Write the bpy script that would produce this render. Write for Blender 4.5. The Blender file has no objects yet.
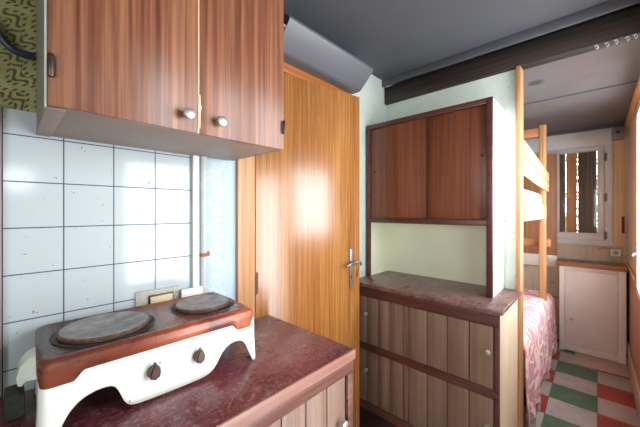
import bpy, bmesh, math, random
from mathutils import Vector, Matrix, noise
random.seed(7)
scn = bpy.context.scene
COL = scn.collection
R = math.radians

# ------------------------------------------------------------------ materials
def C(r, g, b):
    def f(v):
        v = v / 255.0
        return v / 12.92 if v <= .04045 else ((v + .055) / 1.055) ** 2.4
    return (f(r), f(g), f(b), 1)

class NT:
    def __init__(s, name):
        s.m = bpy.data.materials.new(name); s.m.use_nodes = True
        s.t = s.m.node_tree; s.n = s.t.nodes; s.l = s.t.links
        s.b = s.n['Principled BSDF']; s.out = s.n['Material Output']
        s.tc = s.n.new('ShaderNodeTexCoord')
    def new(s, t, **k):
        n = s.n.new(t)
        for a, v in k.items(): setattr(n, a, v)
        return n
    def link(s, a, b): s.l.new(a, b)
    def mapping(s, scale=(1, 1, 1), loc=(0, 0, 0), rot=(0, 0, 0)):
        m = s.new('ShaderNodeMapping'); s.link(s.tc.outputs['Object'], m.inputs[0])
        m.inputs['Scale'].default_value = scale; m.inputs['Location'].default_value = loc
        m.inputs['Rotation'].default_value = rot
        return m.outputs[0]
    def noise(s, vec, scale=1, detail=4, rough=.55, dist=0):
        n = s.new('ShaderNodeTexNoise'); s.link(vec, n.inputs['Vector'])
        n.inputs['Scale'].default_value = scale; n.inputs['Detail'].default_value = detail
        n.inputs['Roughness'].default_value = rough; n.inputs['Distortion'].default_value = dist
        return n.outputs['Fac']
    def ramp(s, fac, stops, interp='LINEAR'):
        r = s.new('ShaderNodeValToRGB'); s.link(fac, r.inputs[0])
        e = r.color_ramp; e.interpolation = interp
        while len(e.elements) < len(stops): e.elements.new(.5)
        for el, (p, c) in zip(e.elements, stops): el.position = p; el.color = c
        return r.outputs[0]
    def math(s, op, a, b=None, clamp=False):
        m = s.new('ShaderNodeMath', operation=op, use_clamp=clamp)
        for i, v in enumerate((a, b)):
            if v is None: continue
            if isinstance(v, (int, float)): m.inputs[i].default_value = v
            else: s.link(v, m.inputs[i])
        return m.outputs[0]
    def mix(s, fac, a, b, blend='MIX'):
        m = s.new('ShaderNodeMix', data_type='RGBA', blend_type=blend)
        for i, v in ((0, fac), (6, a), (7, b)):
            if isinstance(v, (int, float)): m.inputs[i].default_value = v
            elif isinstance(v, tuple): m.inputs[i].default_value = v
            else: s.link(v, m.inputs[i])
        return m.outputs[2]
    def base(s, c):
        if isinstance(c, tuple): s.b.inputs['Base Color'].default_value = c
        else: s.link(c, s.b.inputs['Base Color'])
    def rough(s, v):
        if isinstance(v, (int, float)): s.b.inputs['Roughness'].default_value = v
        else: s.link(v, s.b.inputs['Roughness'])
    def bump(s, h, strength=.2, dist=.002):
        b = s.new('ShaderNodeBump'); s.link(h, b.inputs['Height'])
        b.inputs['Strength'].default_value = strength; b.inputs['Distance'].default_value = dist
        s.link(b.outputs[0], s.b.inputs['Normal'])
    def sep(s, vec):
        x = s.new('ShaderNodeSeparateXYZ'); s.link(vec, x.inputs[0]); return x.outputs

def plain(name, c, rough=.5, metal=0, var=.10, scale=14, bump=.08):
    t = NT(name)
    f = t.noise(t.mapping(), scale, 5, .6)
    dark = tuple(v * (1 - var) for v in c[:3]) + (1,)
    lite = tuple(min(1, v * (1 + var)) for v in c[:3]) + (1,)
    t.base(t.ramp(f, [(.3, dark), (.7, lite)])); t.rough(rough)
    t.b.inputs['Metallic'].default_value = metal
    if bump: t.bump(t.noise(t.mapping(), scale * 6, 3), bump, .001)
    return t.m

def wood(name, cols, grain='Z', broad=9, fine=110, rough=.4, rot=0, off=0, bump=.12, dist=.8, coat=0, wear=None, fig=.018):
    """streaky timber: two stretched noises along the grain axis"""
    t = NT(name)
    def sc(v, a): return tuple(a if ax == grain else v for ax in 'XYZ')
    A = t.noise(t.mapping(sc(broad * .6, .35), (off, off * .7, off * .3)), 1, 3, .5, dist)
    Md = t.noise(t.mapping(sc(broad * 4.6, .5), (off * .4, off, off * 1.1)), 1, 3, .6, dist * .5)
    B = t.noise(t.mapping(sc(fine, 2.2), (off * 1.3, 0, off)), 1, 4, .65, .15)
    Cc = t.math('SINE', t.math('MULTIPLY', A, 46.0))
    f = t.math('ADD', t.math('MULTIPLY', A, .24), t.math('MULTIPLY', B, .36))
    f = t.math('ADD', f, t.math('MULTIPLY', Md, .44))
    f = t.math('ADD', f, t.math('MULTIPLY', Cc, fig))
    col = t.ramp(f, [(.30, cols[0]), (.48, cols[1]), (.66, cols[2])])
    if wear:
        w = t.noise(t.mapping(sc(14, 3), (3, 1, 2)), 1, 6, .75)
        col = t.mix(t.ramp(w, [(.62, (0, 0, 0, 1)), (.72, (.7, .7, .7, 1))]), col, wear)
    t.base(col)
    t.rough(t.math('ADD', t.math('MULTIPLY', B, .14), rough - .07))
    if coat:
        t.b.inputs['Coat Weight'].default_value = coat; t.b.inputs['Coat Roughness'].default_value = .24
    t.bump(B, bump, .0015)
    return t.m

M = {}
M['mahogany'] = wood('reddish_laminate', [C(64, 32, 22), C(116, 67, 46), C(162, 110, 80)], broad=15, fine=120, rough=.33, bump=.05)
M['sapele'] = wood('brown_laminate', [C(66, 32, 20), C(110, 58, 38), C(138, 82, 56)], broad=15, fine=130, rough=.36, off=4, bump=.05)
M['oakdoor'] = wood('door_veneer', [C(98, 56, 22), C(156, 96, 42), C(188, 134, 74)], broad=13, fine=170, rough=.27, off=2, bump=.10, coat=.8, wear=C(204, 150, 92))
M['pine'] = wood('pine_orange', [C(134, 86, 52), C(180, 128, 84), C(204, 156, 112)], broad=14, fine=90, rough=.42, off=6)
M['pine_x'] = wood('pine_orange_lengthwise', [C(184, 128, 86), C(214, 164, 118), C(228, 188, 146)], grain='X', broad=14, fine=90, rough=.42, off=6)
M['pine_y'] = wood('pine_orange_crosswise', [C(120, 68, 36), C(166, 104, 62), C(188, 128, 84)], grain='Y', broad=14, fine=90, rough=.42, off=8)
M['pine_pale'] = wood('pine_pale', [C(176, 132, 88), C(212, 176, 132), C(226, 196, 158)], broad=12, fine=70, rough=.5, off=9)
M['pinehead'] = wood('frame_head_pine', [C(120, 58, 16), C(164, 90, 34), C(190, 118, 54)], grain='X', broad=14, fine=90, rough=.4, off=3)
M['panel_orange'] = wood('panel_orange', [C(126, 78, 50), C(170, 114, 78), C(194, 140, 104)], broad=12, fine=80, rough=.5, off=11)
M['beam'] = wood('dark_beam', [C(12, 11, 10), C(26, 22, 20), C(66, 46, 32)], grain='Y', broad=24, fine=90, rough=.5, off=5, bump=.3)
M['planks'] = wood('greybrown_plank', [C(92, 68, 56), C(120, 92, 78), C(142, 114, 97)], broad=8, fine=150, rough=.5, off=12, bump=.12)
M['maroon_paint'] = wood('maroon_frame', [C(54, 28, 24), C(84, 46, 40), C(104, 64, 56)], broad=7, fine=60, rough=.38, off=13, bump=.08)
M['maroon_y'] = wood('maroon_frame_crosswise', [C(54, 28, 24), C(84, 46, 40), C(104, 64, 56)], grain='Y', broad=7, fine=60, rough=.36, off=14, bump=.08)
M['maroon_x'] = wood('maroon_frame_lengthwise', [C(60, 30, 27), C(90, 52, 46), C(128, 90, 78)], grain='X', broad=9, fine=60, rough=.38, off=15, bump=.08)
M['pale_side'] = wood('pale_wood_side', [C(206, 176, 142), C(226, 202, 174), C(236, 218, 196)], broad=8, fine=80, rough=.45, off=31)
M['edging'] = wood('worn_edging', [C(104, 62, 54), C(140, 96, 86), C(170, 130, 116)], grain='X', broad=9, fine=60, rough=.45, off=41)
M['plank_dark'] = wood('weathered_board_dark', [C(50, 38, 32), C(96, 76, 64), C(136, 112, 96)], broad=18, fine=70, rough=.7, off=16)
M['plank_orange'] = wood('weathered_board_orange', [C(120, 62, 34), C(186, 122, 78), C(212, 152, 106)], broad=18, fine=70, rough=.7, off=17)
M['white_paint'] = plain('white_paint', C(226, 222, 216), .4, var=.06)
M['cream_cab'] = plain('cream_cabinet_paint', C(238, 232, 226), .35, var=.04, scale=6)
M['window_paint'] = plain('window_paint', C(214, 211, 212), .45, var=.06)
M['white_side'] = plain('white_side_panel', C(236, 238, 236), .35, var=.03)
M['carcass_grey'] = plain('cupboard_grey_carcass', C(134, 126, 112), .6, var=.14, scale=9)
M['edge_white'] = plain('white_edge_strip', C(226, 230, 220), .5)
M['underside'] = plain('cupboard_underside', C(150, 130, 118), .5, var=.08, scale=7)
M['niche'] = plain('niche_lining', C(236, 236, 214), .5, var=.03, scale=5)
M['grey_ceiling'] = plain('grey_ceiling_paint', C(82, 82, 87), .62, var=.05, scale=3)
M['grey_trim'] = plain('grey_trim_paint', C(84, 84, 90), .5, var=.05)
M['duct'] = plain('lilac_grey_cover', C(100, 99, 106), .42, var=.03, scale=4, bump=.03)
M['steel'] = plain('brushed_steel', C(186, 182, 176), .42, metal=.75, var=.08)
M['steel_matt'] = plain('matt_steel', C(150, 150, 154), .38, metal=.8, var=.1)
M['brass'] = plain('brass_key', C(206, 160, 96), .3, metal=1)
M['bronze'] = plain('dark_hinge_metal', C(86, 66, 54), .42, metal=.7, var=.2)
M['black'] = plain('black_plastic', C(22, 22, 22), .45)
M['knob_brown'] = plain('brown_bakelite', C(78, 54, 46), .38, var=.25, scale=60)
M['cable'] = plain('dark_blue_cable', C(28, 34, 52), .5)
M['grime_block'] = plain('grimy_black_plastic', C(40, 44, 34), .7, var=.6, scale=60)
M['plate_grey'] = plain('grey_socket_plate', C(172, 168, 156), .55, var=.2, scale=40)
M['socket_cream'] = plain('cream_socket', C(214, 194, 158), .45, var=.08)
M['socket_white'] = plain('white_plastic', C(232, 230, 226), .4, var=.03)
M['junction'] = plain('junction_box_grey', C(134, 126, 116), .55, var=.1)
M['pipe'] = plain('grey_conduit', C(182, 184, 186), .45, var=.1, scale=30)
M['rust'] = plain('rusty_clamp', C(150, 92, 56), .7, var=.3, scale=60)
M['mattress'] = plain('white_ticking', C(230, 224, 220), .85, var=.05)
M['baseboard'] = plain('pale_baseboard', C(186, 166, 150), .55, var=.1)
M['right_panel'] = wood('beige_panel', [C(188, 164, 140), C(212, 190, 166), C(224, 206, 186)], broad=3, fine=50, rough=.5, off=20, bump=.04)
M['kick'] = plain('dark_plinth', C(48, 24, 22), .5, var=.2)
M['handle_white'] = plain('pale_metal', C(206, 200, 200), .3, metal=.6)

M['leaf'] = plain('green_leaf', C(96, 122, 58), .5, var=.35, scale=5)
M['ground'] = plain('earth_and_grass', C(104, 104, 72), .9, var=.2)
# enamel of the hot plate, a few rust flecks
t = NT('white_enamel')
f = t.noise(t.mapping(), 75, 2, .5)
t.base(t.mix(t.ramp(f, [(.70, (0, 0, 0, 1)), (.76, (1, 1, 1, 1))]), C(238, 238, 230), C(160, 120, 80)))
t.rough(.16); M['enamel'] = t.m

# brown-red enamel: rusty orange worn away, sooty
t = NT('brown_enamel')
f1 = t.noise(t.mapping((7, 11, 11)), 1, 6, .62, .3); f2 = t.noise(t.mapping((22, 22, 40)), 1, 5, .7, .2)
c = t.ramp(f1, [(.30, C(70, 36, 32)), (.42, C(122, 54, 38)), (.55, C(160, 74, 44)), (.70, C(186, 104, 72))])
v = t.mapping((1, 1.1, 0), (.16, -.02, 0)); ln = t.new('ShaderNodeVectorMath', operation='LENGTH'); t.link(v, ln.inputs[0])
soot = t.math('SUBTRACT', t.math('ADD', .235, t.math('MULTIPLY', t.math('SUBTRACT', f1, .5), .30)), ln.outputs['Value'])
c = t.mix(t.ramp(soot, [(0, (0, 0, 0, 1)), (.10, (.9, .9, .9, 1))]), c, C(40, 30, 30))
c = t.mix(t.ramp(f2, [(.54, (0, 0, 0, 1)), (.70, (.5, .5, .5, 1))]), c, C(60, 44, 46))
t.base(c); t.rough(t.math('ADD', t.math('MULTIPLY', f2, .3), .10)); M['brown_enamel'] = t.m

t = NT('iron_burner')
f1 = t.noise(t.mapping(), 26, 6, .7); f2 = t.noise(t.mapping((14, 14, 14), (5, 5, 5)), 1, 5, .7)
c = t.ramp(f1, [(.3, C(112, 106, 104)), (.55, C(158, 150, 148)), (.75, C(186, 178, 176))])
c = t.mix(t.ramp(f2, [(.56, (0, 0, 0, 1)), (.70, (.5, .5, .5, 1))]), c, C(140, 104, 84))
t.base(c); t.rough(.5); t.b.inputs['Metallic'].default_value = .35
t.bump(f1, .3, .001); M['iron'] = t.m
t = NT('iron_rim'); f1 = t.noise(t.mapping(), 60, 5, .7)
t.base(t.ramp(f1, [(.35, C(64, 46, 40)), (.6, C(120, 82, 64)), (.75, C(140, 104, 88))])); t.rough(.6); M['iron_rim'] = t.m
M['well'] = plain('shaded_well', C(38, 30, 28), .5, var=.3, scale=50)  # dark colour stands in for the shade in the hollow round each burner

# maroon worktop laminate: speckled, worn pale scuffs
def worktop_mat(name, cols, speck, big, scuff):
    t = NT(name)
    f1 = t.noise(t.mapping((6, 9, 9)), 1, 6, .65, .4); f2 = t.noise(t.mapping(), 95, 4, .75)
    f3 = t.noise(t.mapping((10, 18, 10), (4, 2, 1)), 1, 8, .8, .5)
    c = t.ramp(f1, [(.3, cols[0]), (.5, cols[1]), (.7, cols[2])])
    c = t.mix(t.ramp(f2, [(.52, (0, 0, 0, 1)), (.66, (speck,) * 3 + (1,))]), c, scuff)
    c = t.mix(t.ramp(f3, [(.54, (0, 0, 0, 1)), (.70, (big,) * 3 + (1,))]), c, scuff)
    t.base(c); t.rough(t.math('ADD', t.math('MULTIPLY', f3, .35), .12)); t.bump(f2, .05, .001)
    return t.m
M['worktop'] = worktop_mat('maroon_worktop', [C(62, 22, 28), C(94, 36, 44), C(118, 56, 60)], .55, .75, C(176, 132, 130))
M['board_top'] = worktop_mat('sideboard_top_board', [C(74, 46, 44), C(104, 70, 66), C(126, 92, 88)], .5, .6, C(176, 150, 146))
M['grey_top'] = worktop_mat('grey_brown_top', [C(84, 70, 66), C(112, 96, 92), C(134, 118, 112)], .4, .3, C(150, 136, 130))

# white panel printed with a square tile grid
def grid_line(t, co, first, pitch, w):
    a = t.math('DIVIDE', t.math('SUBTRACT', co, first), pitch)
    fr = t.math('ABSOLUTE', t.math('SUBTRACT', t.math('FRACT', t.math('ADD', a, 50.5)), .5))
    return t.math('LESS_THAN', fr, w / pitch / 2)
t = NT('tile_panel')
xyz = t.sep(t.tc.outputs['Object'])
g = t.math('MAXIMUM', grid_line(t, xyz[0], .1175, .1265, .0031), grid_line(t, xyz[2], 1.502, .1297, .0031))
d = t.noise(t.mapping(), 95, 2, .5)
base = t.mix(t.ramp(d, [(.735, (0, 0, 0, 1)), (.76, (1, 1, 1, 1))]), C(184, 191, 193), C(90, 86, 84))
t.base(t.mix(g, base, C(38, 52, 84))); t.rough(t.math('ADD', t.math('MULTIPLY', g, .3), .11))
t.bump(t.math('SUBTRACT', 1, g), .4, .002); M['tiles'] = t.m

# olive wallpaper: diagonal arabesque
t = NT('olive_wallpaper')
v = t.mapping((1, 1, 1)); xyz = t.sep(v)
u = t.math('ADD', t.math('MULTIPLY', xyz[0], 62), t.math('MULTIPLY', xyz[2], 62))
w = t.math('SUBTRACT', t.math('MULTIPLY', xyz[0], 62), t.math('MULTIPLY', xyz[2], 62))
band = t.math('SINE', t.math('ADD', t.math('MULTIPLY', u, .95), t.math('MULTIPLY', t.math('SINE', t.math('MULTIPLY', w, .9)), 1.5)))
hatch = t.math('SINE', t.math('MULTIPLY', w, 6.5))
motif = t.math('SINE', t.math('ADD', t.math('MULTIPLY', u, 3.2), t.math('MULTIPLY', t.math('SINE', t.math('MULTIPLY', w, 2.1)), 2.6)))
inner = t.math('MULTIPLY', t.math('GREATER_THAN', band, .25), t.math('GREATER_THAN', motif, .15))
rib = t.math('MULTIPLY', t.math('LESS_THAN', t.math('ABSOLUTE', t.math('ADD', band, .35)), .42), t.math('GREATER_THAN', hatch, .1))
k = t.math('MAXIMUM', inner, rib)
n = t.noise(t.mapping(), 20, 4)
t.base(t.mix(k, t.ramp(n, [(.3, C(136, 130, 84)), (.7, C(164, 158, 108))]), C(80, 74, 38)))
t.rough(.7); M['olive'] = t.m

# pale blue wallpaper with a white scroll
t = NT('blue_wallpaper')
v = t.mapping(); xyz = t.sep(v)
n = t.noise(t.mapping((1, 1, 1)), 30, 2, .5, 2.5)
line = t.math('LESS_THAN', t.math('ABSOLUTE', t.math('SUBTRACT', n, .5)), .035)
cx_ = t.math('ABSOLUTE', t.math('SUBTRACT', xyz[0], t.math('ADD', .612, t.math('MULTIPLY', t.math('SINE', t.math('MULTIPLY', xyz[2], 55)), .014))))
near = t.math('LESS_THAN', cx_, .03)
t.base(t.mix(t.math('MULTIPLY', t.math('MULTIPLY', line, near), .8), C(170, 188, 204), C(206, 214, 220)))
t.rough(.6); M['blue'] = t.m

# white wallpaper with little green flecks
t = NT('flecked_wallpaper')
f = t.noise(t.mapping((1, 1, .7)), 85, 3, .6); f2 = t.noise(t.mapping(), 6, 3)
t.base(t.mix(t.ramp(f, [(.66, (0, 0, 0, 1)), (.71, (.7, .7, .7, 1))]), t.ramp(f2, [(.3, C(204, 214, 204)), (.7, C(220, 226, 218))]), C(120, 136, 118)))
t.rough(.7); M['fleck'] = t.m

# far wall plywood, cream with a few brown stains
t = NT('cream_plywood')
f = t.noise(t.mapping((5, 5, 9), (2, 8, 1)), 1, 4, .6); f2 = t.noise(t.mapping((1, 12, 1)), 4, 4)
t.base(t.mix(t.ramp(f, [(.60, (0, 0, 0, 1)), (.66, (.7, .7, .7, 1))]), t.ramp(f2, [(.3, C(200, 180, 158)), (.7, C(216, 200, 180))]), C(184, 138, 92)))
t.rough(.6); M['cream_ply'] = t.m

# chequered floor tiles
t = NT('chequered_floor')
xyz = t.sep(t.tc.outputs['Object'])
px, py = .2515, .270
ix = t.math('FLOOR', t.math('DIVIDE', t.math('SUBTRACT', xyz[0], 3.342), px))
iy = t.math('FLOOR', t.math('DIVIDE', t.math('ADD', xyz[1], .002), py))
par = t.math('ABSOLUTE', t.math('MODULO', t.math('ADD', ix, iy), 2))
iyp = t.math('ABSOLUTE', t.math('MODULO', iy, 2))
n = t.noise(t.mapping(), 7, 6, .7); n2 = t.noise(t.mapping((1, 1, 1), (7, 3, 2)), 24, 5, .7)
red = t.ramp(n, [(.3, C(140, 46, 40)), (.7, C(172, 66, 58))]); gre = t.ramp(n, [(.3, C(54, 88, 64)), (.7, C(78, 114, 88))])
gry = t.ramp(n, [(.3, C(150, 143, 138)), (.7, C(180, 173, 168))])
c = t.mix(par, t.mix(iyp, gre, red), gry)
c = t.mix(t.ramp(n2, [(.56, (0, 0, 0, 1)), (.72, (.4, .4, .4, 1))]), c, C(116, 104, 96))
jx = grid_line(t, xyz[0], 3.342, px, .004); jy = grid_line(t, xyz[1], -.002, py, .004)
t.base(t.mix(t.math('MULTIPLY', t.math('MAXIMUM', jx, jy), .75), c, C(52, 46, 42)))
t.rough(t.math('ADD', t.math('MULTIPLY', n2, .3), .25)); M['floor'] = t.m

# bedspread: pink and cream woven figure with mauve threads
t = NT('bedspread_weave')
f = t.noise(t.mapping((5.5, 7, 5.5)), 1, 2, .5, 1.3); th = t.noise(t.mapping((160, 20, 20)), 1, 2)
c = t.ramp(f, [(.32, C(186, 128, 166)), (.42, C(204, 118, 122)), (.465, C(238, 210, 200)), (.52, C(240, 216, 206)), (.56, C(208, 118, 112)), (.64, C(196, 136, 166)), (.74, C(232, 204, 204))])
c = t.mix(t.math('MULTIPLY', th, .35), c, C(236, 222, 220))
t.base(c); t.rough(.9); t.bump(th, .4, .003); M['spread'] = t.m

# thin glass: see-through with a mirror-like skin
t = NT('window_glass')
tr = t.new('ShaderNodeBsdfTransparent'); gl = t.new('ShaderNodeBsdfGlossy'); gl.inputs['Roughness'].default_value = .03
lw = t.new('ShaderNodeLayerWeight'); lw.inputs[0].default_value = .5
fr = t.math('ADD', t.math('MULTIPLY', t.math('POWER', lw.outputs['Facing'], 4.0), .4), .012)
mx = t.new('ShaderNodeMixShader'); t.link(fr, mx.inputs[0]); t.link(tr.outputs[0], mx.inputs[1]); t.link(gl.outputs[0], mx.inputs[2])
t.link(mx.outputs[0], t.out.inputs[0]); t.n.remove(t.b); M['glass'] = t.m

# bunk ceiling, same grey with one dark damp stain
t = NT('grey_ceiling_stained')
n = t.noise(t.mapping(), 3, 4)
v = t.mapping((1, 1, 0), (-2.46, -.30, 0)); ln = t.new('ShaderNodeVectorMath', operation='LENGTH'); t.link(v, ln.inputs[0])
dd = t.math('ADD', ln.outputs['Value'], t.math('MULTIPLY', t.noise(t.mapping(), 18, 3), .05))
t.base(t.mix(t.ramp(dd, [(.055, (.75, .75, .75, 1)), (.085, (0, 0, 0, 1))]), t.ramp(n, [(.3, C(94, 88, 90)), (.7, C(106, 100, 101))]), C(50, 47, 51)))
t.rough(.6); M['bunk_ceiling'] = t.m

# ------------------------------------------------------------------ mesh helpers
def box(bm, x0, x1, y0, y1, z0, z1, bev=0, mi=0, seg=2):
    r = bmesh.ops.create_cube(bm, size=1)
    vs = r['verts']
    for v in vs:
        v.co = Vector(((x0 + x1) / 2 + v.co.x * (x1 - x0), (y0 + y1) / 2 + v.co.y * (y1 - y0), (z0 + z1) / 2 + v.co.z * (z1 - z0)))
    fs = list({f for v in vs for f in v.link_faces})
    for f in fs: f.material_index = mi
    if bev:
        es = list({e for v in vs for e in v.link_edges})
        bmesh.ops.bevel(bm, geom=es, offset=bev, segments=seg, affect='EDGES', profile=.5)
    return bm

def prism(bm, pts, axis, a0, a1, mi=0, bev=0):
    """2-D outline pushed along one axis; pts are the other two coordinates in xyz order"""
    def P(p, a):
        return Vector((a, p[0], p[1])) if axis == 'X' else Vector((p[0], a, p[1])) if axis == 'Y' else Vector((p[0], p[1], a))
    A = [bm.verts.new(P(p, a0)) for p in pts]; B = [bm.verts.new(P(p, a1)) for p in pts]
    fs = [bm.faces.new(A), bm.faces.new(B)]
    n = len(pts)
    for i in range(n): fs.append(bm.faces.new((A[i], A[(i + 1) % n], B[(i + 1) % n], B[i])))
    for f in fs: f.material_index = mi
    bmesh.ops.recalc_face_normals(bm, faces=fs)
    if bev:
        es = [e for e in fs[0].edges] + [e for e in fs[1].edges]
        bmesh.ops.bevel(bm, geom=es, offset=bev, segments=2, affect='EDGES')
    return bm

def lathe(bm, prof, c, axis='Z', n=32, mi=0, caps=True):
    """prof: list of (radius, height) from one end to the other"""
    c = Vector(c); rings = []
    def P(r, h, a):
        p, q = r * math.cos(a), r * math.sin(a)
        return c + (Vector((p, q, h)) if axis == 'Z' else Vector((h, p, q)) if axis == 'X' else Vector((p, h, q)))
    for r, h in prof:
        if r < 1e-6: rings.append([bm.verts.new(P(0, h, 0))])
        else: rings.append([bm.verts.new(P(r, h, 2 * math.pi * i / n)) for i in range(n)])
    fs = []
    for a, b in zip(rings, rings[1:]):
        for i in range(n):
            j = (i + 1) % n
            if len(a) == 1 and len(b) == 1: continue
            if len(a) == 1: fs.append(bm.faces.new((a[0], b[i], b[j])))
            elif len(b) == 1: fs.append(bm.faces.new((a[i], b[0], a[j])))
            else: fs.append(bm.faces.new((a[i], a[j], b[j], b[i])))
    for rg in (rings[0], rings[-1]) if caps else ():
        if len(rg) > 1: fs.append(bm.faces.new(rg))
    for f in fs: f.material_index = mi
    bmesh.ops.recalc_face_normals(bm, faces=fs)
    return bm

def tube(bm, pts, r, n=10, mi=0):
    pts = [Vector(p) for p in pts]
    # smooth the path
    P = []
    for i in range(len(pts) - 1):
        p0, p1, p2, p3 = pts[max(i - 1, 0)], pts[i], pts[i + 1], pts[min(i + 2, len(pts) - 1)]
        for k in range(6):
            u = k / 6
            P.append(.5 * ((2 * p1) + (p2 - p0) * u + (2 * p0 - 5 * p1 + 4 * p2 - p3) * u * u + (3 * p1 - p0 - 3 * p2 + p3) * u ** 3))
    P.append(pts[-1]); rings = []
    for i, p in enumerate(P):
        d = (P[min(i + 1, len(P) - 1)] - P[max(i - 1, 0)]).normalized()
        a = d.orthogonal() if i == 0 else (up - d * up.dot(d))
        a.normalize(); up = a; b = d.cross(a)
        rings.append([bm.verts.new(p + r * (a * math.cos(2 * math.pi * k / n) + b * math.sin(2 * math.pi * k / n))) for k in range(n)])
    fs = []
    for A, B in zip(rings, rings[1:]):
        for i in range(n): fs.append(bm.faces.new((A[i], A[(i + 1) % n], B[(i + 1) % n], B[i])))
    fs.append(bm.faces.new(rings[0])); fs.append(bm.faces.new(rings[-1]))
    for f in fs: f.material_index = mi
    bmesh.ops.recalc_face_normals(bm, faces=fs)
    return bm

def NB(): return bmesh.new()
def total(o):
    m = Matrix.Translation(o.location) @ Matrix.Rotation(o.rotation_euler.z, 4, 'Z')
    return (total(o.parent) @ m) if o.parent else m

def obj(name, bm, mats, parent=None, local=False, smooth=True, world_origin=False):
    """one mesh object; coordinates are world ones unless local"""
    if parent is not None and not local:
        bmesh.ops.transform(bm, matrix=total(parent).inverted(), verts=bm.verts)
    me = bpy.data.meshes.new(name); bm.to_mesh(me); bm.free()
    for m in (mats if isinstance(mats, (list, tuple)) else [mats]): me.materials.append(m if not isinstance(m, str) else M[m])
    if smooth:
        for p in me.polygons: p.use_smooth = True
        me.set_sharp_from_angle(angle=R(35))
    o = bpy.data.objects.new(name, me); COL.objects.link(o)
    if parent is not None: o.parent = parent
    return o

def thing(name, label, cat, loc=(0, 0, 0), rz=0, group=None):
    o = bpy.data.objects.new(name, None); COL.objects.link(o)
    o.location = loc; o.rotation_euler = (0, 0, rz); o.empty_display_size = .05
    o['label'] = label; o['category'] = cat
    if group: o['group'] = group
    return o
def tag(o, label, cat, group=None):
    o['label'] = label; o['category'] = cat
    if group: o['group'] = group
    return o
def struct(name, bm, mats, parent=None, smooth=True):
    o = obj(name, bm, mats, parent, smooth=smooth)
    if parent is None: o['kind'] = 'structure'
    return o
def part_label(o, s): o['label'] = s; return o
def relocate(o, loc):
    """move a mesh object's origin without moving its geometry"""
    loc = Vector(loc); o.data.transform(Matrix.Translation(-loc)); o.location = loc; return o
B1 = lambda *a, **k: box(NB(), *a, **k)

# ------------------------------------------------------------------ room shell
WX = 2.03      # partition front face
FX = 4.20      # far wall of the bunk room
BR = -.225     # right wall of the bunk room
MR = -.95      # right wall of the kitchen
CZ, BZ = 2.42, 2.29
struct('floor', B1(-1.25, 4.4, -1.0, 1.25, -.06, 0), 'floor', smooth=False)
c = NB(); box(c, -1.25, 2.09, -1.0, 1.25, CZ, CZ + .05)
struct('ceiling', c, 'grey_ceiling', smooth=False)
c = B1(2.03, 4.3, -.3, 1.25, BZ, BZ + .05); box(c, 2.076, 2.09, -.3, 1.25, BZ, CZ); struct('ceiling.001', c, 'bunk_ceiling', smooth=False)
# left wall, papered in lengths
w = NB()
box(w, -1.25, .30, 1.181, 1.25, 0, CZ, mi=0); box(w, .30, .745, 1.181, 1.25, 0, CZ, mi=1)
box(w, .745, 1.47, 1.21, 1.25, 0, CZ, mi=2); box(w, 1.47, WX, 1.20, 1.25, 0, CZ, mi=2); box(w, WX, 4.25, 1.20, 1.25, 0, BZ, mi=3)
struct('wall_left', w, ['olive', 'blue', 'fleck', 'cream_ply'], smooth=False)
# partition between kitchen and bunk room
w = NB(); box(w, WX, WX + .05, .342, 1.20, 0, 2.36); struct('wall_partition', w, 'fleck', smooth=False)
# far wall with the window hole (y -.025..+.335, z 1.12..2.11)
hy0, hy1, hz0, hz1 = -.045, .345, 1.14, 2.10
w = NB()
box(w, FX, FX + .05, BR - .05, 1.25, 0, hz0); box(w, FX, FX + .05, BR - .05, 1.25, hz1, BZ)
box(w, FX, FX + .05, BR - .05, hy0, hz0, hz1); box(w, FX, FX + .05, hy1, 1.25, hz0, hz1)
struct('wall_far', w, 'cream_ply', smooth=False)
# right wall, with a glazed door beside the camera, a wide window and the bunk-room window
rx0, rx1, rz0, rz1 = 2.34, 3.24, .80, 2.18
def holed(name, plane, a0, a1, t0, t1, holes, mat, ztop):
    w = NB()
    def bx(p, q, z0, z1):
        if q - p < 1e-4 or z1 - z0 < 1e-4: return
        if plane == 'Y': box(w, p, q, t0, t1, z0, z1)
        else: box(w, t0, t1, p, q, z0, z1)
    cur = a0
    for (h0, h1, z0, z1) in holes:
        bx(cur, h0, 0, ztop); bx(h0, h1, 0, z0); bx(h0, h1, z1, ztop); cur = h1
    bx(cur, a1, 0, ztop)
    return struct(name, w, mat, smooth=False)
RW = [(.56, 1.14, .10, 2.06), (1.28, 2.24, 1.22, 2.13), (rx0, rx1, rz0, rz1)]
holed('wall_right', 'Y', .50, 4.25, BR - .05, BR, RW, 'right_panel', CZ)
struct('trim_16', box(B1(2.09, 3.26, BR, BR + .008, 0, .79), 3.262, FX, BR, BR + .008, 0, .89), 'panel_orange')
struct('baseboard_right', B1(2.08, 3.98, BR + .008, BR + .02, 0, .20, bev=.003), 'baseboard')
struct('trim_1', B1(2.08, FX, BR, BR + .028, BZ - .05, BZ - .004, bev=.004), 'pine_x')
struct('trim_2', B1(3.27, FX, BR, BR + .018, .885, .915, bev=.004), 'pine_x')
# entry nook behind the camera
holed('wall_nook', 'Y', -1.25, .55, MR - .05, MR, [(-.04, .15, 1.57, 1.77)], 'fleck', CZ)
KW = [(-.04, .15, 1.57, 1.77)]
BW = (-.62, .10, 1.0, 2.0)
holed('wall_back', 'X', -1.0, 1.18, -1.25, -1.20, [BW], 'fleck', CZ)
struct('wall_nook.001', B1(.50, .55, MR - .0, BR - .05, 0, CZ), 'fleck', smooth=False)

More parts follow.
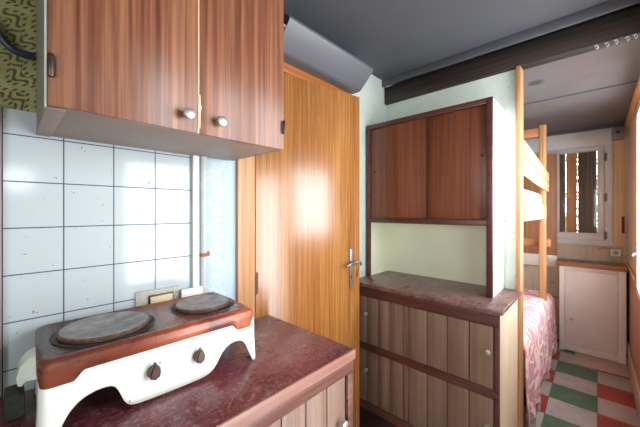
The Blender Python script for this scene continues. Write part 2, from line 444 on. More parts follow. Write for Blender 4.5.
def window_frame(name, plane, a0, a1, z0, z1, p0, p1, mat, bars=0, wd=.045):
    """simple casement: frame, pane"""
    f = NB(); g = NB()
    def bx(bm, u0, u1, v0, v1, q0, q1, bev=.004):
        if plane == 'Y': box(bm, u0, u1, q0, q1, v0, v1, bev=bev)
        else: box(bm, q0, q1, u0, u1, v0, v1, bev=bev)
    bx(f, a0, a1, z0, z0 + wd, p0, p1); bx(f, a0, a1, z1 - wd, z1, p0, p1)
    bx(f, a0, a0 + wd, z0 + wd, z1 - wd, p0, p1); bx(f, a1 - wd, a1, z0 + wd, z1 - wd, p0, p1)
    for i in range(bars):
        c_ = a0 + (a1 - a0) * (i + 1) / (bars + 1)
        bx(f, c_ - wd * .45, c_ + wd * .45, z0 + wd, z1 - wd, p0, p1)
    fr = struct(name, f, mat)
    m = (p0 + p1) / 2
    bx(g, a0 + wd * .8, a1 - wd * .8, z0 + wd * .8, z1 - wd * .8, m - .002, m + .002, bev=0)
    obj('pane', g, 'glass', fr)
    return fr
w2 = window_frame('window_2', 'Y', rx0, rx1, rz0, rz1, BR - .045, BR + .012, 'window_paint', 1, .05)
h = NB(); lathe(h, [(.006, 0), (.006, .022)], (3.115, BR + .012, 1.11), 'Y', 12); tube(h, [(3.115, BR + .036, 1.10), (3.10, BR + .038, 1.102), (3.04, BR + .038, 1.106)], .006)
obj('handle', h, 'handle_white', w2)
window_frame('window_3', 'Y', *RW[1], BR - .045, BR - .005, 'window_paint', 0)
window_frame('door_2', 'Y', *RW[0], BR - .045, BR - .005, 'window_paint', 0, .06)
window_frame('window_4', 'Y', KW[0][0], KW[0][1], KW[0][2], KW[0][3], MR - .045, MR - .005, 'window_paint', 0, .012)
window_frame('window_5', 'X', BW[0], BW[1], BW[2], BW[3], -1.245, -1.205, 'window_paint', 0)

# window at the end of the bunk room
w1f = NB()   # white casing on the wall
box(w1f, FX - .022, FX, .335, .395, 1.06, 2.20, bev=.004)
box(w1f, FX - .022, FX, -.115, -.055, 1.06, 2.20, bev=.004)
box(w1f, FX - .026, FX, -.118, .90, 2.10, 2.26, bev=.004)
box(w1f, FX - .03, FX, -.118, .395, 1.06, 1.115, bev=.004)
win1 = struct('window_1', w1f, 'window_paint')
s = NB(); sx0, sx1 = FX - .028, FX + .03
sy0, sy1, sz0, sz1, sw = -.052, .334, 1.117, 2.098, .052
box(s, sx0, sx1, sy0, sy1, sz0, sz0 + sw + .02, bev=.005); box(s, sx0, sx1, sy0, sy1, sz1 - sw, sz1, bev=.005)
box(s, sx0, sx1, sy0, sy0 + sw, sz0 + sw + .02, sz1 - sw, bev=.005); box(s, sx0, sx1, sy1 - sw * .6, sy1, sz0 + sw + .02, sz1 - sw, bev=.005)
sash = obj('sash', s, 'window_paint', win1)
obj('pane', B1(FX + .008, FX + .012, sy0 + sw * .8, sy1 - sw * .5, sz0 + sw, sz1 - sw * .8), 'glass', sash)
for z in (1.17, 1.56, 1.97):
    h = NB(); lathe(h, [(.0055, -.045), (.0055, .045)], (FX - .034, -.062, z), 'Z', 12); box(h, FX - .0335, FX - .027, -.075, -.05, z - .035, z + .035)
    obj('hinge', h, 'junction', win1)
# boards nailed over that window outside, each one a thing
for i, (ya, yb, m, lab) in enumerate([
        (.410, .2565, 'plank_dark', 'dark weathered board outside the far window, at the left edge of the glass'),
        (.250, .159, 'plank_orange', 'orange-brown board outside the far window with rusty stains'),
        (.1525, .0015, 'plank_dark', 'widest dark grey-brown board outside the far window'),
        (-.005, -.13, 'plank_orange', 'brown board outside the far window, mostly behind its right stile')]):
    o = relocate(obj('plank', B1(FX + .07, FX + .092, yb, ya, 0, 2.3, bev=.003), m), (FX + .08, (ya + yb) / 2, 0))
    tag(o, lab, 'board', 'boards nailed across the far window')

# greenery outside, glimpsed through the slits between those boards
struct('ground', B1(4.41, 7.2, -2.5, 3.2, -.10, -.02), 'ground', smooth=False)
hd = thing('hedge', 'green hedge outdoors, glimpsed through the slits between the window boards', 'hedge', (5.6, .3, -.02))
q = NB(); rnd = random.Random(3)
for i in range(5200):
    c_ = Vector((rnd.uniform(5.1, 5.9), rnd.uniform(-1.2, 1.8), -.02 + 3.0 * rnd.random() ** .8))
    a = rnd.uniform(.03, .06); u_ = Vector((rnd.gauss(0, 1), rnd.gauss(0, 1), rnd.gauss(0, 1))).normalized(); v_ = u_.orthogonal().normalized()
    q.faces.new([q.verts.new(c_ + u_ * a), q.verts.new(c_ + v_ * a * .45), q.verts.new(c_ - u_ * a), q.verts.new(c_ - v_ * a * .45)])
obj('foliage', q, 'leaf', hd, smooth=False)
for i in range(5):
    q = NB(); y_ = -.9 + .6 * i; tube(q, [(5.5, y_, -.02), (5.48, y_ + .06, .9), (5.55, y_ - .04, 1.8), (5.5, y_ + .05, 2.6)], .02, 8); obj('stem', q, 'plank_dark', hd)

# end cap of the partition, pine board beside the window, ceiling trims
struct('trim_3', B1(2.0, 2.09, .316, .341, 0, 2.262, bev=.003), 'pine')
struct('trim_4', B1(FX - .018, FX, -.20, -.119, .0, 2.2, bev=.003), 'pine_pale')
t5 = NB(); box(t5, 1.962, 1.985, BR + .001, 1.20, 2.37, CZ, bev=.003); box(t5, 1.985, 2.0, BR + .001, 1.20, 2.385, CZ)
struct('trim_5', t5, 'grey_trim')
struct('trim_6', B1(2.88, 2.915, BR, 1.20, BZ - .008, BZ, bev=.003), 'grey_trim')
struct('trim_7', B1(FX - .03, FX, BR, 1.2, BZ - .03, BZ, bev=.003), 'grey_trim')
# bunk end wall: orange boarding on the far wall, white and beige strips below
struct('trim_8', B1(FX - .055, FX - .032, .320, 1.2, .93, 2.055, bev=.002), 'panel_orange')
struct('trim_9', B1(FX - .055, FX - .032, .320, 1.2, .80, .929, bev=.002), 'cream_cab')
# strip between the tiles and the pipe, strip at the left end of the tiles
struct('trim_10', B1(.503, .529, 1.160, 1.18, .92, 1.66, bev=.003), 'white_paint')
struct('trim_11', B1(-.055, -.010, 1.158, 1.18, .92, 1.705, bev=.003), 'underside')
struct('trim_12', B1(3.62, 3.90, -.222, .16, 0, .008, bev=.002), 'baseboard')

# ceiling beam
b = NB(); box(b, 2.0, 2.075, BR + .002, 1.199, 2.245, 2.372, bev=.004)
o = relocate(obj('ceiling_beam', b, 'beam'), (2.03, .1, 2.245)); tag(o, 'dark rough-sawn wooden beam crossing the ceiling', 'beam')
# hooks in the underside of the beam
for i, (x, y, lab) in enumerate([(2.008, .004, 'leftmost small metal hook under the dark ceiling beam'), (2.012, -.033, 'second small metal hook from the left under the dark beam'),
                            (2.010, -.064, 'middle one of the small metal hooks under the dark beam'), (2.012, -.103, 'second small metal hook from the right under the dark beam'),
                            (2.008, -.128, 'rightmost small metal hook under the dark ceiling beam')]):
    h = NB(); z = 2.245; y2 = y
    box(h, x - .004, x + .004, y - .007, y + .007, z - .003, z, bev=.001)
    tube(h, [(x, y, z - .001), (x, y, z - .014), (x - .004, y - .004, z - .022), (x - .010, y - .008, z - .017), (x - .010, y - .009, z - .010)], .0022, 8)
    tag(relocate(obj('hook', h, 'handle_white'), (x, y, z)), lab, 'hook', 'hooks under the beam')

# ------------------------------------------------------------------ tiled panel, pipe, socket, cable
p = B1(-.010, .502, 1.174, 1.18, .0, 1.702, bev=.001)
o = obj('tile_splashback', p, 'tiles', smooth=False); tag(o, 'white tile-patterned splashback panel with dark blue lines behind the hot plate', 'splashback')

pr = thing('conduit_pipe', 'grey vertical pipe held by a rusty clamp beside the tiles', 'pipe', (.546, 1.165, .92))
q = NB(); lathe(q, [(.0135, .92), (.0135, 1.645)], (.546, 1.1635, 0), 'Z', 20); obj('pipe', q, 'pipe', pr)
q = NB(); lathe(q, [(.0155, 1.236), (.0155, 1.25)], (.546, 1.1635, 0), 'Z', 20); box(q, .556, .578, 1.172, 1.18, 1.234, 1.252, bev=.001)
part_label(obj('clamp', q, 'rust', pr), 'rusty pipe clamp')

sk = thing('wall_socket', 'grey and cream socket plate on the tiles behind the hot plate', 'socket', (.38, 1.174, 1.06))
obj('plate', B1(.306, .452, 1.166, 1.174, 1.046, 1.136, bev=.002), 'plate_grey', sk)
q = NB(); box(q, .345, .43, 1.160, 1.166, 1.058, 1.118, bev=.002); obj('frame', q, 'bronze', sk)
obj('insert', B1(.350, .425, 1.155, 1.160, 1.063, 1.113, bev=.002), 'socket_cream', sk)
o = relocate(obj('socket_box', B1(.454, .537, 1.147, 1.159, 1.045, 1.12, bev=.003), 'socket_white'), (.5, 1.155, 1.045))
tag(o, 'plain white plastic box behind the right end of the hot plate', 'box')
# stays against the white strip
cb = NB(); tube(cb, [(-0.037, 1.165, 1.936), (-0.013, 1.158, 1.887), (0.002, 1.158, 1.867), (0.017, 1.158, 1.857), (0.036, 1.158, 1.855), (0.054, 1.158, 1.857)], .0095, 10)
tag(obj('power_cable', cb, 'cable'), 'dark blue cable drooping across the olive wallpaper into the cupboard side', 'cable')

# ------------------------------------------------------------------ wall cupboard
cx0, cx1, cy0, cy1, cz0, cz1 = .054, .683, .842, 1.173, 1.640, 2.33
cup = thing('wall_cupboard', 'reddish wood wall cupboard with two doors above the tiles', 'cupboard', (.37, 1.17, cz0))
q = NB(); box(q, cx0 + .004, cx0 + .02, cy0, cy1, cz0 + .002, cz1); box(q, cx1 - .018, cx1, cy0, cy1, cz0 + .002, cz1)
box(q, cx0 + .02, cx1 - .018, cy0, cy1, cz1 - .016, cz1); box(q, cx0 + .02, cx1 - .018, cy1 - .006, cy1, cz0 + .016, cz1 - .016)
box(q, cx0 + .02, cx1 - .018, cy0 + .02, cy1 - .01, 1.98, 1.996)
obj('carcass', q, 'carcass_grey', cup)
q = NB(); box(q, cx0 + .02, cx1 - .018, cy0, cy1, cz0, cz0 + .016, bev=.002)
box(q, cx0 + .002, cx0 + .034, cy0 - .0, cy1 - .004, cz0 - .003, cz0, bev=.001)
part_label(obj('bottom_panel', q, 'underside', cup), 'pale grey-brown underside')
part_label(obj('edge_strip', B1(cx0, cx0 + .0035, cy0 - .002, cy0 + .014, cz0, cz1, bev=.001), 'edge_white', cup), 'white edge strip')
kp = [(.007, 0), (.007, -.012), (.0135, -.018), (.0155, -.024), (.0145, -.030), (.008, -.033), (0, -.0335)]
for (a, b_, kx, hx_, lab) in ((cx0 + .004, .371, .335, cx0 + .004, None), (.3755, cx1, .430, cx1, None)):
    d = obj('door', B1(a, b_, cy0 - .02, cy0 - .002, cz0, cz1, bev=.0015), 'mahogany', cup)
    q = NB(); lathe(q, kp, (kx, cy0 - .02, 1.682), 'Y', 24)
    obj('knob', q, 'steel', d)
    for hz_ in (1.72, 2.24):
        q = NB(); lathe(q, [(.0045, -.024), (.0055, -.022), (.0055, .022), (.0045, .024)], (hx_ + (.004 if kx < .37 else -.001), cy0 - .024, hz_), 'Z', 12)
        sgn = 1 if kx < .37 else -1
        box(q, min(hx_, hx_ + sgn * .012), max(hx_, hx_ + sgn * .012), cy0 - .0225, cy0 - .02, hz_ - .02, hz_ + .02)
        obj('hinge', q, 'bronze', d)
part_label(obj('putty_strip', B1(.3712, .3753, cy0 - .018, cy0 - .004, cz0, cz1), 'socket_cream', cup), 'pale filled gap between the doors')
q = NB(); prism(q, [(.3705, 1.655), (.3768, 1.655), (.3775, 1.70), (.3805, 1.716), (.3775, 1.724), (.3768, 1.75), (.3712, 1.75), (.3702, 1.70)], 'Y', cy0 - .0215, cy0 - .0195)
part_label(obj('chipped_edge', q, 'socket_cream', cup), 'bare chipped edge near the knobs')

# ------------------------------------------------------------------ base cabinet and worktop
wt = thing('worktop', 'scuffed maroon worktop under the hot plate', 'worktop', (.2, .9, .88))
obj('slab', B1(-.75, .866, .646, 1.157, .885, .92, bev=.003), 'worktop', wt)
part_label(obj('front_edging', B1(-.75, .866, .637, .6455, .884, .921, bev=.003), 'edging', wt), 'worn paler front edging')
bc = thing('base_cabinet', 'brown planked base cabinet under the maroon worktop', 'cabinet', (.2, .9, 0))
f_y = .646
q = NB()
box(q, -.74, -.722, f_y + .02, 1.15, .05, .883); box(q, .838, .856, f_y + .02, 1.15, .05, .883)
box(q, -.722, .838, 1.13, 1.15, .05, .883); box(q, -.722, .838, f_y + .02, 1.13, .05, .07); box(q, -.74, .856, f_y + .06, 1.14, 0, .05)
obj('carcass', q, 'maroon_paint', bc)
q = NB()
box(q, -.74, .856, f_y - .006, f_y + .02, .842, .8835, bev=.003); box(q, -.74, .856, f_y - .004, f_y + .02, .05, .10, bev=.003)
for a in (-.74, -.03, .40, .826): box(q, a, a + .03, f_y - .006, f_y + .02, .10, .842, bev=.003)
obj('face_frame', q, 'maroon_x', bc)
def plank_door(bm, a0, a1, z0, z1, n, plane, p0, p1, gap=.004, widths=None):
    """panel of upright boards with V grooves between them: one mesh"""
    w_ = (a1 - a0) / n
    for i in range(n):
        u0 = a0 + w_ * i + gap / 2; u1 = a0 + w_ * (i + 1) - gap / 2
        if plane == 'Y': box(bm, u0, u1, p0, p1, z0, z1, bev=.0018)
        else: box(bm, p0, p1, u0, u1, z0, z1, bev=.0018)
    if plane == 'Y': box(bm, a0, a1, p0 + .004, p1 + .001, z0, z1, mi=1)
    else: box(bm, p0 + .004, p1 + .001, a0, a1, z0, z1, mi=1)
for (a0, a1, kx) in ((-.005, .395, .36), (.435, .822, .786)):
    q = NB(); plank_door(q, a0, a1, .105, .838, 4, 'Y', f_y + .004, f_y + .016)
    d = obj('door', q, ['planks', 'kick'], bc)
    q = NB(); lathe(q, kp, (kx, f_y + .004, .692), 'Y', 24); obj('knob', q, 'steel', d)

# ------------------------------------------------------------------ hot plate
st = thing('hot_plate', 'old white enamel two-burner electric hot plate with rusty brown top', 'hot plate', (.318, .995, .9205), R(-2.2))
L, W = .268, .143         # half length, half depth
def rr(L_, W_, r, nseg=10, nf=150, ns=24):
    """rounded rectangle outline, front edge finely divided: list of (x, y)"""
    pts = []
    for i in range(nf): pts.append((-L_ + r + (2 * L_ - 2 * r) * i / nf, -W_))
    for k in range(nseg): a = -math.pi / 2 + math.pi / 2 * k / nseg; pts.append((L_ - r + r * math.cos(a), -W_ + r + r * math.sin(a)))
    for i in range(ns): pts.append((L_, -W_ + r + (2 * W_ - 2 * r) * i / ns))
    for k in range(nseg): a = math.pi / 2 * k / nseg; pts.append((L_ - r + r * math.cos(a), W_ - r + r * math.sin(a)))
    for i in range(ns): pts.append((L_ - r - (2 * L_ - 2 * r) * i / ns, W_))
    for k in range(nseg): a = math.pi / 2 + math.pi / 2 * k / nseg; pts.append((-L_ + r + r * math.cos(a), W_ - r + r * math.sin(a)))
    for i in range(ns): pts.append((-L_, W_ - r - (2 * W_ - 2 * r) * i / ns))
    for k in range(nseg): a = math.pi + math.pi / 2 * k / nseg; pts.append((-L_ + r + r * math.cos(a), -W_ + r + r * math.sin(a)))
    return pts
def sst(a, b, v):
    u = max(0, min(1, (v - a) / (b - a))); return u * u * (3 - 2 * u)
RIM = [(-.238, 0), (-.232, .014), (-.225, .032), (-.215, .050), (-.203, .063), (-.188, .072), (-.170, .077), (-.152, .078), (-.140, .076), (-.131, .070), (-.124, .058), (-.118, .042),
       (-.112, .028), (-.105, .018), (-.096, .012), (-.080, .009), (-.04, .0075), (.04, .0075), (.080, .009), (.098, .012), (.112, .019), (.124, .031), (.134, .046), (.144, .061), (.156, .072), (.170, .079),
       (.188, .082), (.204, .080), (.216, .073), (.225, .060), (.233, .040), (.241, .018), (.247, 0)]
def apron(x, y):
    """height of the lower rim: feet at the ends, two arches, belly in the middle"""
    ax = abs(x)
    if y < -W + .03:
        T = RIM
        for (xa, za), (xb, zb) in zip(T, T[1:]):
            if xa <= x <= xb: return za + (zb - za) * (x - xa) / (xb - xa)
        return 0
    if y > W - .03: return 0 if ax > .235 else .06
    return 0 if abs(y) > W - .045 else .055 * sst(W - .045, W - .075, abs(y))
ring = rr(L, W, .022)
q = NB(); rows = []
for k in range(9):
    u = k / 8; row = []
    for (x, y) in ring:
        zb = apron(x, y); z = zb + (.136 - zb) * u
        fl = 1 + .030 * (1 - z / .136) ** 2      # the skirt flares slightly towards the feet
        row.append(q.verts.new((x * (1 + (fl - 1) * .5), y * fl, z)))
    rows.append(row)
n = len(ring)
for a, b_ in zip(rows, rows[1:]):
    for i in range(n): q.faces.new((a[i], a[(i + 1) % n], b_[(i + 1) % n], b_[i]))
q.faces.new(rows[-1])
body = obj('body', q, 'enamel', st, local=True)
md = body.modifiers.new('thick', 'SOLIDIFY'); md.thickness = .005; md.offset = -1
q = NB()     # carrying lug at the left end
prism(q, [(-.268, .072), (-.268, .135), (-.283, .128), (-.298, .112), (-.304, .088), (-.302, .068), (-.294, .064), (-.288, .074)], 'Y', .03, .10, bev=.002)
part_label(obj('end_lug', q, 'enamel', st, local=True), 'stained enamel lug at the left end')
# brown top
def skirt(x, y):
    return .1365 - .020 * sst(.188, .212, abs(x))
q = NB(); prof = [(-.004, None), (.0, None), (.004, .150), (.0035, .166), (-.001, .1725), (-.008, .1760), (-.014, .1768), (-.020, .1765), (-.026, .1745)]
rows = []
ringT = [(x, y) for (x, y) in ring]
for k, (o_, z_) in enumerate(prof):
    row = []
    for (x, y) in ringT:
        sx = (L + .004 + o_) / L; sy = (W + .004 + o_) / W
        z = z_ if z_ is not None else skirt(x, y) + (.0 if k else .001)
        row.append(q.verts.new((x * sx * .957 - .006, y * sy, z)))
    rows.append(row)
for a, b_ in zip(rows, rows[1:]):
    for i in range(n): q.faces.new((a[i], a[(i + 1) % n], b_[(i + 1) % n], b_[i]))
q.faces.new(rows[-1])
top = obj('top_cover', q, 'brown_enamel', st, local=True)
part_label(top, 'rusty brown-red enamel top')
for (bx_, by_, br_, lab) in ((-.128, -.006, .106, 'larger cast iron burner, left'), (.146, .002, .090, 'smaller cast iron burner, right')):
    q = NB(); lathe(q, [(br_ + .012, .1740), (br_ + .012, .1765), (br_ + .008, .1772), (br_ + .006, .1752), (0, .1750)], (bx_, by_, 0), 'Z', 64)
    w_ = obj('burner_well', q, 'well', st, local=True)
    q = NB(); lathe(q, [(br_ - .005, .1750), (br_ - .003, .1815), (br_ - .001, .1830), (br_ - .001, .1850), (br_ - .006, .1865)], (bx_, by_, 0), 'Z', 64, mi=1, caps=False)
    lathe(q, [(br_ - .006, .1865), (br_ - .02, .1862), (.03, .1855), (.026, .1842), (0, .1840)], (bx_, by_, 0), 'Z', 64, caps=False)
    part_label(obj('burner', q, ['iron', 'iron_rim'], st, local=True), lab)
for kx in (-.048, .070):
    q = NB(); lathe(q, [(.016, 0), (.0165, -.006), (.014, -.012), (.009, -.014), (0, -.0145)], (kx, -W - .0015, .078), 'Y', 28)
    # pointed grip: a leaf-shaped bar
    prism(q, [(kx - .011, .066), (kx - .0135, .079), (kx - .008, .094), (kx, .108), (kx + .008, .094), (kx + .0135, .079), (kx + .011, .066), (kx, .060)], 'Y', -W - .024, -W - .010, bev=.004)
    obj('knob', q, 'knob_brown', st, local=True)
o = relocate(obj('plug_box', B1(-.005, .030, 1.015, 1.085, .92, .978, bev=.005), 'grime_block'), (.012, 1.05, .92))
tag(o, 'small grimy black box on the worktop at the left end of the hot plate', 'box')

# ------------------------------------------------------------------ door, its frame, the cover above
HX, HY, TH = .800, 1.168, R(-9.9)
dr = bpy.data.objects.new('door_1', None); COL.objects.link(dr); dr['kind'] = 'structure'
dr.location = (HX, HY, 0); dr.rotation_euler = (0, 0, TH)
obj('leaf', B1(.0, .679, 0, .034, .012, 2.112, bev=.002), 'oakdoor', dr, local=True)
obj('handle_plate', B1(.594, .617, -.007, 0, .965, 1.195, bev=.003), 'steel_matt', dr, local=True)
q = NB(); lathe(q, [(.010, 0), (.010, -.03), (.008, -.032)], (.6055, -.007, 1.118), 'Y', 20)
tube(q, [(.6055, -.036, 1.118), (.585, -.042, 1.117), (.555, -.045, 1.112), (.532, -.042, 1.105)], .0072, 12)
tube(q, [(.6055, -.036, 1.118), (.632, -.040, 1.122), (.652, -.036, 1.116), (.660, -.030, 1.098)], .0072, 12)
obj('lever_handle', q, 'steel_matt', dr, local=True)
q = NB(); lathe(q, [(.0045, -.0076), (.0045, -.0068)], (.6055, 0, 1.035), 'Y', 16); box(q, .603, .608, -.0076, -.0068, 1.016, 1.034)
obj('keyhole', q, 'black', dr, local=True)
q = NB(); box(q, .656, .672, -.006, 0, 1.035, 1.075, bev=.001); tube(q, [(.664, -.006, 1.07), (.660, -.014, 1.06), (.655, -.014, 1.03), (.650, -.012, 1.015)], .003, 8)
part_label(obj('latch', q, 'brass', dr, local=True), 'brass latch at the door edge')
for z in (.25, 1.08, 1.88):
    q = NB(); lathe(q, [(.006, -.055), (.006, .055)], (-.006, -.004, z), 'Z', 14); box(q, -.004, .012, -.003, 0, z - .05, z + .05)
    obj('hinge', q, 'bronze', dr, local=True)
# frame: upright at the hinge side, head, upright at the lock side
struct('trim_13', B1(.703, .792, 1.160, 1.21, 0, 2.24, bev=.003), 'pine')
struct('trim_14', B1(.792, 1.55, 1.172, 1.21, 2.135, 2.24, bev=.003), 'pinehead')
struct('trim_15', B1(1.49, 1.55, 1.172, 1.21, 0, 2.135, bev=.003), 'pine')
# lilac-grey cover above the door: hollow, open at its left end
cv = thing('curtain_pelmet', 'long lilac-grey metal cover mounted above the wooden door', 'cover', (1.2, 1.17, 2.22))
prof = [(1.171, 2.186), (1.120, 2.184), (1.106, 2.186), (1.096, 2.193), (1.012, 2.278), (1.006, 2.290), (1.008, 2.302), (1.018, 2.312), (1.165, 2.385), (1.171, 2.387)]
inn = [(1.171, 2.190), (1.120, 2.188), (1.108, 2.190), (1.099, 2.196), (1.016, 2.280), (1.010, 2.290), (1.012, 2.300), (1.020, 2.308), (1.165, 2.380), (1.171, 2.382)]
q = NB(); prism(q, prof + inn[::-1], 'X', .872, 1.55)
obj('shell', q, 'duct', cv)
q = NB(); prism(q, inn, 'X', 1.542, 1.5495); obj('end_cap', q, 'duct', cv)

# ------------------------------------------------------------------ sideboard (lower) and hutch (upper)
X0, SY0, SY1, ST = 1.575, .330, 1.185, .962
sb = thing('sideboard', 'brown sideboard with planked doors and deep top board, by the open door', 'sideboard', (1.8, .75, 0))
q = NB(); box(q, X0 + .016, 2.024, SY0 + .017, SY0 + .034, .0, .935); box(q, X0 + .016, 2.024, SY1 - .017, SY1, 0, .935)
box(q, 2.008, 2.024, SY0 + .034, SY1 - .017, .1, .935); box(q, X0 + .02, 2.008, SY0 + .034, SY1 - .017, .14, .156); box(q, X0 + .02, 2.008, SY0 + .034, SY1 - .017, .54, .556)
obj('carcass', q, 'maroon_paint', sb)
part_label(obj('side_panel', B1(X0 + .012, 2.024, SY0, SY0 + .0165, 0, .936, bev=.001), 'pale_side', sb), 'pale wood right side panel')
part_label(obj('top', B1(X0 - .022, 2.026, SY0 - .016, SY1 + .008, .938, ST, bev=.005), 'board_top', sb), 'dusty brown top board')
q = NB()
box(q, X0 - .003, X0 + .02, SY0 + .001, SY1, .874, .937, bev=.003); box(q, X0 - .010, X0 + .02, SY0 + .001, SY1, .921, .9372, bev=.003)
box(q, X0 - .003, X0 + .02, SY0 + .001, SY1, .530, .572, bev=.004); box(q, X0 - .009, X0 + .02, SY0 + .001, SY1, .541, .562, bev=.004)
box(q, X0 - .003, X0 + .02, SY0 + .001, SY1, .155, .2, bev=.003); box(q, X0 - .009, X0 + .02, SY0 + .001, SY1, .172, .19, bev=.003)
box(q, X0 - .003, X0 + .02, SY0 + .001, SY0 + .024, .2, .874, bev=.003); box(q, X0 - .003, X0 + .02, SY1 - .024, SY1, .2, .874, bev=.003)
obj('face_frame', q, 'maroon_y', sb)
obj('plinth', B1(X0 + .006, X0 + .018, SY0 + .034, SY1 - .018, 0, .154), 'kick', sb)
for (z0, z1) in ((.575, .871), (.203, .527)):
    q = NB(); plank_door(q, SY0 + .026, .785, z0, z1, 4, 'X', X0 - .001, X0 + .014)
    d = obj('door', q, ['planks', 'kick'], sb)
    q = NB(); lathe(q, [(r_ * .9, h_ * .8) for r_, h_ in kp], (X0 - .001, SY0 + .047, (z0 + z1) / 2 + .03), 'X', 20)
    obj('knob', q, 'steel', d)
    q = NB(); plank_door(q, .818, SY1 - .026, z0, z1, 4, 'X', X0 + .001, X0 + .014)
    d = obj('door', q, ['planks', 'kick'], sb)
    q = NB(); lathe(q, [(r_ * .9, h_ * .8) for r_, h_ in kp], (X0 + .001, SY1 - .115, (z0 + z1) / 2 + .045), 'X', 20)
    obj('knob', q, 'steel', d)
    obj('stile', B1(X0 + .0, X0 + .014, .787, .816, z0, z1, bev=.002), 'planks', sb)

X1, UY0, UY1, UT = 1.742, .398, 1.188, 2.022
hu = thing('hutch', 'brown hutch with two sliding doors over an open niche, standing on the sideboard', 'cabinet', (1.88, .78, ST))
q = NB(); box(q, X1 + .016, 2.026, UY0 + .003, UY0 + .018, ST, UT - .004)
part_label(obj('side_panel', q, 'white_side', hu), 'bright white right side panel')
q = NB(); box(q, X1 + .016, 2.026, UY1 - .016, UY1 - .002, ST, UT - .004); box(q, X1 + .016, 2.026, UY0 + .018, UY1 - .016, UT - .02, UT - .004)
box(q, X1 + .016, 2.010, UY0 + .018, UY1 - .016, 1.346, 1.36); box(q, 2.010, 2.026, UY0 + .018, UY1 - .016, ST, UT - .02)
part_label(obj('lining', q, 'niche', hu), 'pale cream niche lining')
q = NB()
box(q, X1, X1 + .016, UY0, UY0 + .030, ST + .001, UT, bev=.002); box(q, X1, X1 + .016, UY1 - .030, UY1, ST + .001, UT, bev=.002)
box(q, X1, X1 + .016, UY0 + .030, UY1 - .030, UT - .032, UT, bev=.002); box(q, X1, X1 + .016, UY0 + .030, UY1 - .030, 1.340, 1.372, bev=.002)
obj('frame', q, 'maroon_y', hu)
for (a0, a1, dx, hy_, hz_) in ((.430, .768, .018, .452, 1.72), (.760, 1.156, .009, 1.125, 1.69)):
    d = obj('sliding_door', B1(X1 + dx, X1 + dx + .007, a0, a1, 1.373, UT - .033, bev=.001), 'sapele', hu)
    q = NB(); lathe(q, [(.008, X1 + dx - .0012), (.008, X1 + dx + .001)], (0, hy_, hz_), 'X', 20)
    part_label(obj('finger_hole', q, 'black', d), 'black finger hole')
part_label(obj('edge_strip', B1(X1 + .006, X1 + .0085, .757, .7625, 1.373, UT - .033), 'sapele', hu), 'worn edge where the sliding doors overlap')

# ------------------------------------------------------------------ bunk bed
bb = thing('bunk_bed', 'pine bunk bed with guard rails at the far end of the room', 'bed', (2.9, .7, 0))
obj('post', B1(3.32, 3.375, .335, .385, 0, 2.20, bev=.004), 'pine', bb)
obj('post', B1(3.32, 3.375, 1.13, 1.18, 0, 2.20, bev=.004), 'pine', bb)
obj('post', B1(2.10, 2.15, .345, .39, 0, 1.90, bev=.004), 'pine', bb)
obj('header', B1(3.33, 3.365, .385, 1.13, 2.10, 2.18, bev=.004), 'pine_y', bb)
def slant(bm, a, b_, za0, za1, zb0, zb1, th=.02, bev=.004):
    """board between two plan points with its own top and bottom heights"""
    (xa, ya), (xb, yb) = a, b_
    d = Vector((xb - xa, yb - ya)).normalized(); nn = Vector((d.y, -d.x)) * th   # towards the camera side
    c_ = [(xa, ya), (xb, yb)]
    V = []
    for (p, z0, z1) in ((a, za0, za1), (b_, zb0, zb1)):
        for off in (0, 1):
            for z in (z0, z1): V.append(bm.verts.new((p[0] - nn.x * off, p[1] - nn.y * off, z)))
    F = [(0, 1, 3, 2), (4, 6, 7, 5), (0, 4, 5, 1), (2, 3, 7, 6), (0, 2, 6, 4), (1, 5, 7, 3)]
    fs = [bm.faces.new([V[i] for i in f]) for f in F]
    bmesh.ops.recalc_face_normals(bm, faces=fs)
    bmesh.ops.bevel(bm, geom=list({e for f in fs for e in f.edges}), offset=bev, segments=2, affect='EDGES')
A, Bp = (2.068, .309), (3.52, .330)
q = NB(); slant(q, A, Bp, 1.745, 1.838, 1.695, 1.775); obj('guard_rail', q, 'pine_x', bb)
q = NB(); slant(q, A, Bp, 1.640, 1.734, 1.600, 1.688); obj('guard_rail', q, 'pine_x', bb)
q = NB(); slant(q, (2.092, .312), (3.34, .331), 1.358, 1.496, 1.352, 1.474); obj('side_board', q, 'pine_x', bb)
obj('slat_base', B1(2.15, 3.32, .36, 1.16, 1.385, 1.41), 'pine_x', bb)
obj('end_rail', B1(3.378, 3.40, .305, 1.15, 1.09, 1.16, bev=.004), 'pine_y', bb)
obj('bed_box', B1(2.12, 3.90, .42, 1.17, .02, .50, bev=.004), 'panel_orange', bb)

q = NB(); box(q, 2.155, 3.31, .36, 1.12, 1.411, 1.58, bev=.04, seg=4)
o = relocate(obj('mattress', q, 'mattress'), (2.7, .74, 1.411)); tag(o, 'white mattress on the upper bunk behind the guard rails', 'mattress')
# crumpled pillow
q = NB(); bmesh.ops.create_uvsphere(q, u_segments=32, v_segments=20, radius=1)
for v in q.verts:
    x, y, z = v.co
    sq = lambda a: math.copysign(abs(a) ** .6, a)
    d = 1 + .10 * noise.noise(Vector((x * 2, y * 2, z * 2)))
    v.co = Vector((2.45 + .24 * sq(x) * d, .60 + .20 * sq(y) * d, 1.652 + .070 * z * d))
o = relocate(obj('pillow', q, 'mattress'), (2.45, .6, 1.585)); tag(o, 'crumpled white pillow on the upper bunk', 'pillow')

